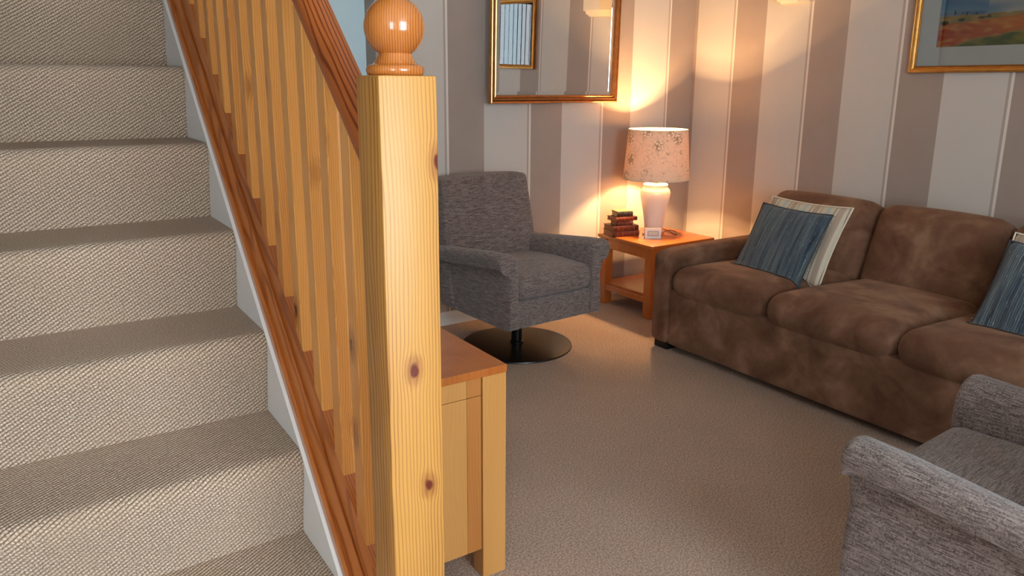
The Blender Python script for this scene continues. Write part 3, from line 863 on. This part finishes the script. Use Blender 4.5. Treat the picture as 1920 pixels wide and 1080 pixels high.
# ------------------------------------------------------------------ mirror, picture, wall lights
FP = [(0, 0), (0, .020), (.002, .025), (.006, .027), (.010, .025), (.012, .018), (.0135, .014), (.0155, .018), (.019, .023), (.024, .023), (.027, .017), (.0285, .010), (.031, .009), (.033, .014), (.037, .016), (.040, .011), (.042, .007), (.046, .006), (.046, 0)]
MW, MH = .945, .70
mir = thing('wall_mirror', 'gold framed mirror on the striped wall above the grey armchair', 'mirror', (2.642, 3.560, CAM_H-.093), (R(1.1), 0, R(4.0)))
fo = obj('frame', frame_bm(B(), MW, MH, FP, -MW/2, 0), M['gold'], mir, True, 25)
obj('mirror_glass', box(B(), -MW/2+.044, MW/2-.044, -.008, -.002, .044, MH-.044), M['mirror'], mir)
b = frame_bm(B(), MW-.088, MH-.088, [(0, .0081), (0, .0086), (.02, .0102), (.02, .0081)], -MW/2+.044, .044)
obj('bevel', b, M['mirror'], mir)
obj('backing', box(B(), -MW/2+.01, MW/2-.01, 0, .006, .01, MH-.01), M['black'], mir)

PW, PH = .85, .535
pic = thing('framed_painting', 'gold framed landscape painting with pale mount on the right wall', 'painting', (XB-.004, 2.147-PW/2, CAM_H+.072), (0, 0, R(-90)))
FP2 = [(0, 0), (0, .014), (.003, .020), (.010, .022), (.018, .019), (.022, .014), (.026, .012), (.030, .014), (.033, .010), (.033, 0)]
obj('frame', frame_bm(B(), PW, PH, FP2, -PW/2, 0), M['gold_pale'], pic, True, 25)
mw = .088
AWd, AH = PW-2*(.031+mw), PH-2*(.031+.082)
ax0, az0 = -AWd/2, .031+.082
b = frame_bm(B(), PW-.06, PH-.06, [(0, .003), (0, .006), (mw+.001-.0, .006), (mw+.001, .003)], -PW/2+.03, .03)
obj('mount', b, plain('mount_card', srgb(226, 226, 222), .8), pic)
def art():
    nx, nz = 150, 78; me = bpy.data.meshes.new('artwork'); vs = []; fs = []
    for j in range(nz+1):
        for i in range(nx+1): vs.append((ax0-.004+(AWd+.008)*i/nx, -.0035, az0-.004+(AH+.008)*j/nz))
    for j in range(nz):
        for i in range(nx): a = j*(nx+1)+i; fs.append((a, a+1, a+nx+2, a+nx+1))
    me.from_pydata(vs, [], fs)
    ca = me.color_attributes.new('paint', 'FLOAT_COLOR', 'POINT')
    rr = random.Random(11)
    from mathutils import noise as mn
    def fb(x, y, s): return mn.noise(Vector((x*s, y*s, 3.3)))
    def lerp(a, b_, t): t = max(0, min(1, t)); return tuple(p+(q-p)*t for p, q in zip(a, b_))
    trees = [(.115, .815, .010), (.175, .812, .006), (.205, .80, .009), (.27, .805, .006)]
    bush = [(.050, .66, .028, .035), (.17, .70, .020, .022), (.31, .735, .026, .020), (.36, .755, .018, .022)]
    for j in range(nz+1):
        for i in range(nx+1):
            u, v = i/nx, j/nz
            # v: 0 bottom .. 1 top ; the horizon sits at 0.44, sky above
            V = v/.62    # scaled so the fields fill the lower part
            n1 = fb(u, v, 7); n2 = fb(u*.6, v, 22)
            hz = .475+.01*n1
            f1 = .345+.16*u+.02*fb(u, 0, 5)      # top of orange field
            f2 = .02+.34*u+.05*fb(u, 1, 6)        # top of green foreground
            if v > hz:
                c = lerp(srgb(112, 150, 176), srgb(62, 116, 168), (v-hz)/.5+n1*.5)
                cl = max(0, min(1, .5+1.6*fb(u*.7+.3, v*1.6, 4)+(.25 if u > .35 else -.35)))
                c = lerp(c, srgb(206, 204, 190), cl*.85)
                if v < hz+.05: c = lerp(c, srgb(60, 96, 130), .55*(u < .33))
            elif v > f1:
                c = lerp(srgb(186, 152, 88), srgb(168, 142, 70), (v-f1)*6+n2)
                c = lerp(c, srgb(122, 118, 60), max(0, n1*1.4))
            elif v > f2:
                c = lerp(srgb(188, 78, 36), srgb(214, 130, 48), u*1.5+n1*.6+n2*.3)
                c = lerp(c, srgb(222, 168, 84), max(0, n2*1.2))
            else:
                c = lerp(srgb(92, 104, 44), srgb(150, 142, 56), .5+n1+n2*.8)
                if v > f2-.02: c = lerp(c, srgb(196, 160, 78), .5)
            for tx, tz, tr_ in trees:
                zz = tz*.6
                if abs(u-tx) < tr_*(.7+.3*n2) and 0 < v-zz+.01 < tr_*6: c = lerp(c, srgb(36, 58, 70), .85)
            for tx, tz, rx, rz_ in bush:
                if ((u-tx)/rx)**2+((v-tz*.585)/(rz_*1.1))**2 < 1+n2*1.4: c = lerp(c, srgb(48, 48, 30), .85)
            ca.data[j*(nx+1)+i].color = (*c, 1)
    mm = N('painted_print'); at_ = mm.n('ShaderNodeAttribute'); at_.attribute_name = 'paint'; mm.base(at_.outputs['Color'], .7, .3)
    me.materials.append(mm.m)
    o = bpy.data.objects.new('artwork', me); COL.objects.link(o); o.parent = pic
art()
obj('glazing', box(B(), -PW/2+.031, PW/2-.031, -.0105, -.0085, .031, PH-.031), M['picture_glass'], pic)
obj('backing', box(B(), -PW/2+.01, PW/2-.01, -.003, .0035, .01, PH-.01), M['black'], pic)

def sconce(y, label):
    r = thing('wall_uplighter', label, 'wall light', (XB, y, CAM_H+.456), (0, 0, R(-90)))
    def slab(z0, z1, w_, d_, ch_, flare=0):
        pts = [(-w_/2, .0), (-w_/2, -d_*.45), (-w_/2+ch_, -d_), (w_/2-ch_, -d_), (w_/2, -d_*.45), (w_/2, .0)]
        bm = B(); v0 = [bm.verts.new((x*(1-flare), y_*(1-flare), z0)) for x, y_ in pts]; v1 = [bm.verts.new((x, y_, z1)) for x, y_ in pts]
        bm.faces.new(v0); bm.faces.new(v1)
        for i in range(6): bm.faces.new((v0[i], v0[(i+1) % 6], v1[(i+1) % 6], v1[i]))
        return bm
    obj('lower_lip', slab(0, .014, .205, .085, .05, .12), M['plaster'], r)
    obj('moulding', slab(.014, .040, .25, .100, .055, .10), M['plaster'], r)
    obj('bowl', slab(.040, .20, .275, .115, .06, .02), M['plaster'], r)
    return r
sconce(2.83, 'cream plaster wall light at the top edge of the right wall')
